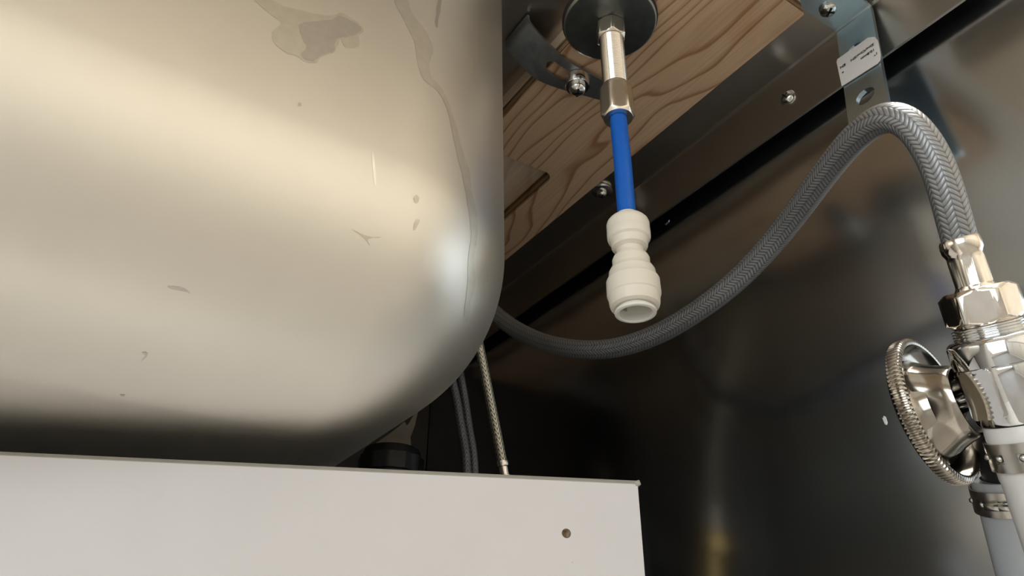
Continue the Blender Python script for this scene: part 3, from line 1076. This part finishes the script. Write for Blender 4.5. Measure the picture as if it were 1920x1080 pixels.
part('brass_tail', lathe([(0.0030, 0.0235), (0.0030, 0.075), (0.0010, 0.075)], FS, 28), M_brass, sh)
GH = [('grey plaited hose nearest the torn paper behind the sink bowl', [(0.1528, 0.2871, 0.1453), (0.1554, 0.2848, 0.1303), (0.1578, 0.2834, 0.1161), (0.1606, 0.2815, 0.0965)] + [(0.1606, 0.2815, 0.06)]),
      ('grey plaited hose beside the thin steel braided hose', [(0.1597, 0.2914, 0.1486), (0.1622, 0.2894, 0.1333), (0.1644, 0.2882, 0.1189), (0.1673, 0.2865, 0.0989)] + [(0.1673, 0.2865, 0.06)])]
for lb, pts in GH:
    pts = [(0.150, 0.300, 0.235), (0.153, 0.298, 0.19)] + pts if lb.startswith('grey plaited hose nearest') else [(0.158, 0.312, 0.235), (0.161, 0.310, 0.19)] + pts
    h_ = thing('plaited_hose', lb, 'hose', pts[-1], 'pair of grey hoses behind the sink')
    part('sleeve', tube(relax(catmull(pts, 8), 4), 0.00185, 18), M_braid3, h_, 60)

dr = thing('drain_trap', 'black plastic drain trap showing between the sink bowl and the white board', 'drain pipe', (0.168, 0.382, 0.06))
FD = Matrix.Translation((0.1685, 0.3815, 0))
part('trap_body', lathe([(0.0001, 0.1335), (0.012, 0.1338), (0.0155, 0.1330), (0.0163, 0.1310), (0.0163, 0.1180), (0.0150, 0.1170), (0.0150, 0.02), (0.0001, 0.02)], FD, 40), M_black, dr)
part('slip_nut', lathe([(0.0165, 0.1285), (0.0180, 0.1280), (0.0180, 0.1190), (0.0165, 0.1185), (0.0165, 0.1285)], FD, 40, None, lambda r, z, a: r * (1 + 0.03 * math.cos(12 * a))), M_black, dr)
tp = thing('torn_paper', 'torn brown paper strip standing above the black drain trap', 'paper', (0.175, 0.39, 0.1335))
out2 = [(-0.021, -0.004), (-0.016, 0.001), (-0.006, 0.0085), (0.0010, 0.0145), (0.0025, 0.0120), (0.0038, 0.0140), (0.0075, 0.0215), (0.0085, 0.021), (0.0072, 0.0120), (0.0052, 0.0050), (0.0058, 0.0000), (0.0035, -0.0040), (0.0015, -0.0075), (0.0005, -0.004), (-0.008, -0.0045)]
bm = plate(out2, [], -0.00015, 0.00015)
ux = Vector((0.80, -0.58, 0.02)).normalized()
uz = Vector((0.0, 0.0, 1.0))
un = ux.cross(uz).normalized()
po = Vector((0.1765, 0.3880, 0.1395))
bm.transform(Matrix(((ux.x, uz.x, un.x, po.x), (ux.y, uz.y, un.y, po.y), (ux.z, uz.z, un.z, po.z), (0, 0, 0, 1))))
part('strip', bm, M_paper, tp, 30)

# ------------------------------------------------------------------ white melamine board standing under the bowl
wb = thing('white_board', 'white melamine board with a screw hole standing upright under the sink bowl', 'board', (0.03, 0.19, -0.56))
bw = Vector((0.9042, -0.4271, 0)).normalized()
bn_ = Vector((-0.4271, -0.9042, 0)).normalized()     # towards the camera
bc = Vector((0.15674, 0.16922, 0.06482))
BF = Matrix(((bw.x, 0, bn_.x, bc.x), (bw.y, 0, bn_.y, bc.y), (bw.z, 1, bn_.z, bc.z), (0, 0, 0, 1)))
TH = 0.010
hole = circle2(0.00138, 22, (-0.02274, -0.01672))
bm = plate([(-0.42, -0.6246), (0, -0.6246), (0, -0.0013), (-0.42, -0.0013)], [hole], -TH, 0)
bm.transform(BF)
part('panel', bm, M_board, wb, 30)
bm = bmesh.new()
pr_ = [(0.0001, -0.0013), (0.0001, -0.0011), (-0.0008, 0.0), (-TH, 0.0), (-TH, -0.0013)]
va = [[bm.verts.new(BF @ Vector((x, y, n_))) for n_, y in pr_] for x in (-0.42, -0.0002)]
for k in range(len(pr_)):
    k2 = (k + 1) % len(pr_)
    bm.faces.new((va[0][k], va[0][k2], va[1][k2], va[1][k]))
bm.faces.new(va[0])
bm.faces.new(list(reversed(va[1])))
bmesh.ops.recalc_face_normals(bm, faces=bm.faces)
part('edge_band', bm, M_band, wb, 20, 'grey edge banding along the top')
bm = lathe([(0.00137, -0.0001), (0.0013, -0.0008), (0.0011, -0.0016), (0.0006, -0.0022), (0.00005, -0.0024)], Matrix.Translation((-0.02274, -0.01672, 0)), 22)
bm.transform(BF)
part('screw_hole', bm, M_chip, wb, 40, 'screw hole showing brown chipboard')
bm = box((-0.0012, -0.0017, -0.004), (0.0006, -0.0001, 0.0002), 0.0002, 1)
bm.transform(BF @ Matrix.Rotation(0.35, 4, 'Z'))
part('band_burr', bm, M_band, wb)
bm = lathe([(0.00025, 0.00005), (0.0001, 0.0001), (0.00001, 0.0001)], Matrix.Translation((-0.02123, -0.02473, 0)), 10, cap0=True)
bm.transform(BF)
part('speck', bm, M_smudge, wb)

# ------------------------------------------------------------------ paint flecks on the steel wall


def fleck(name, label, pts, x, mat=M_fleck):
    o = thing(name, label, 'fleck', (x, pts[0][0], pts[0][1]))
    bm = bmesh.new()
    a = [bm.verts.new((x, y, z)) for y, z in pts]
    c = Vector((x - 0.0004, sum(p[0] for p in pts) / len(pts), sum(p[1] for p in pts) / len(pts)))
    b = [bm.verts.new(Vector((x - 0.0003, y, z)).lerp(c, .25)) for y, z in pts]
    bm.faces.new(b)
    bm.faces.new(list(reversed(a)))
    for k in range(len(pts)):
        k2 = (k + 1) % len(pts)
        bm.faces.new((a[k], a[k2], b[k2], b[k]))
    bmesh.ops.recalc_face_normals(bm, faces=bm.faces)
    part('flake', bm, mat, o)
    return o


fy, fz = 0.14034, 0.09478
fleck('paint_fleck', 'small white fleck on the dark steel wall left of the handwheel', [(fy + .0007, fz + .0016), (fy + .0003, fz + .0010), (fy - .0001, fz + .0019), (fy - .0008, fz + .0012), (fy - .0009, fz - .0010), (fy - .0004, fz - .0018), (fy + .0003, fz - .0014)], WX)
fy, fz = 0.2320, 0.2358
fleck('paint_fleck', 'faint white fleck on the steel wall just under the flange by the connector', [(fy + .0020, fz + .0002), (fy - .0002, fz + .0006), (fy - .0018, fz + .0010), (fy - .0014, fz - .0004), (fy + .0014, fz - .0008)], WX, M_smudge)

# ------------------------------------------------------------------ cabinet run added opposite, out of view, for the steel to reflect
kc = thing('added_cabinet_run', 'unseen cream base cabinet run added behind the viewer for the steel to reflect', 'cabinet', (0.0, -1.9, -0.66))
part('carcass', box((-1.6, -2.395, -0.66), (1.6, -1.86, 0.20)), M_kcab, kc)
for k in range(5):
    x0 = -1.6 + k * 0.64
    d = part('door', box((x0 + .004, -1.86, -0.55), (x0 + .636, -1.84, 0.17), 0.003), M_kcab, kc)
    part('handle', tube([(x0 + .58, -1.835, -0.02), (x0 + .58, -1.815, -0.01), (x0 + .58, -1.815, 0.11), (x0 + .58, -1.835, 0.12)], 0.006, 10), M_chrome, d)
part('counter', box((-1.62, -2.395, 0.20), (1.62, -1.82, 0.235)), M_board, kc)
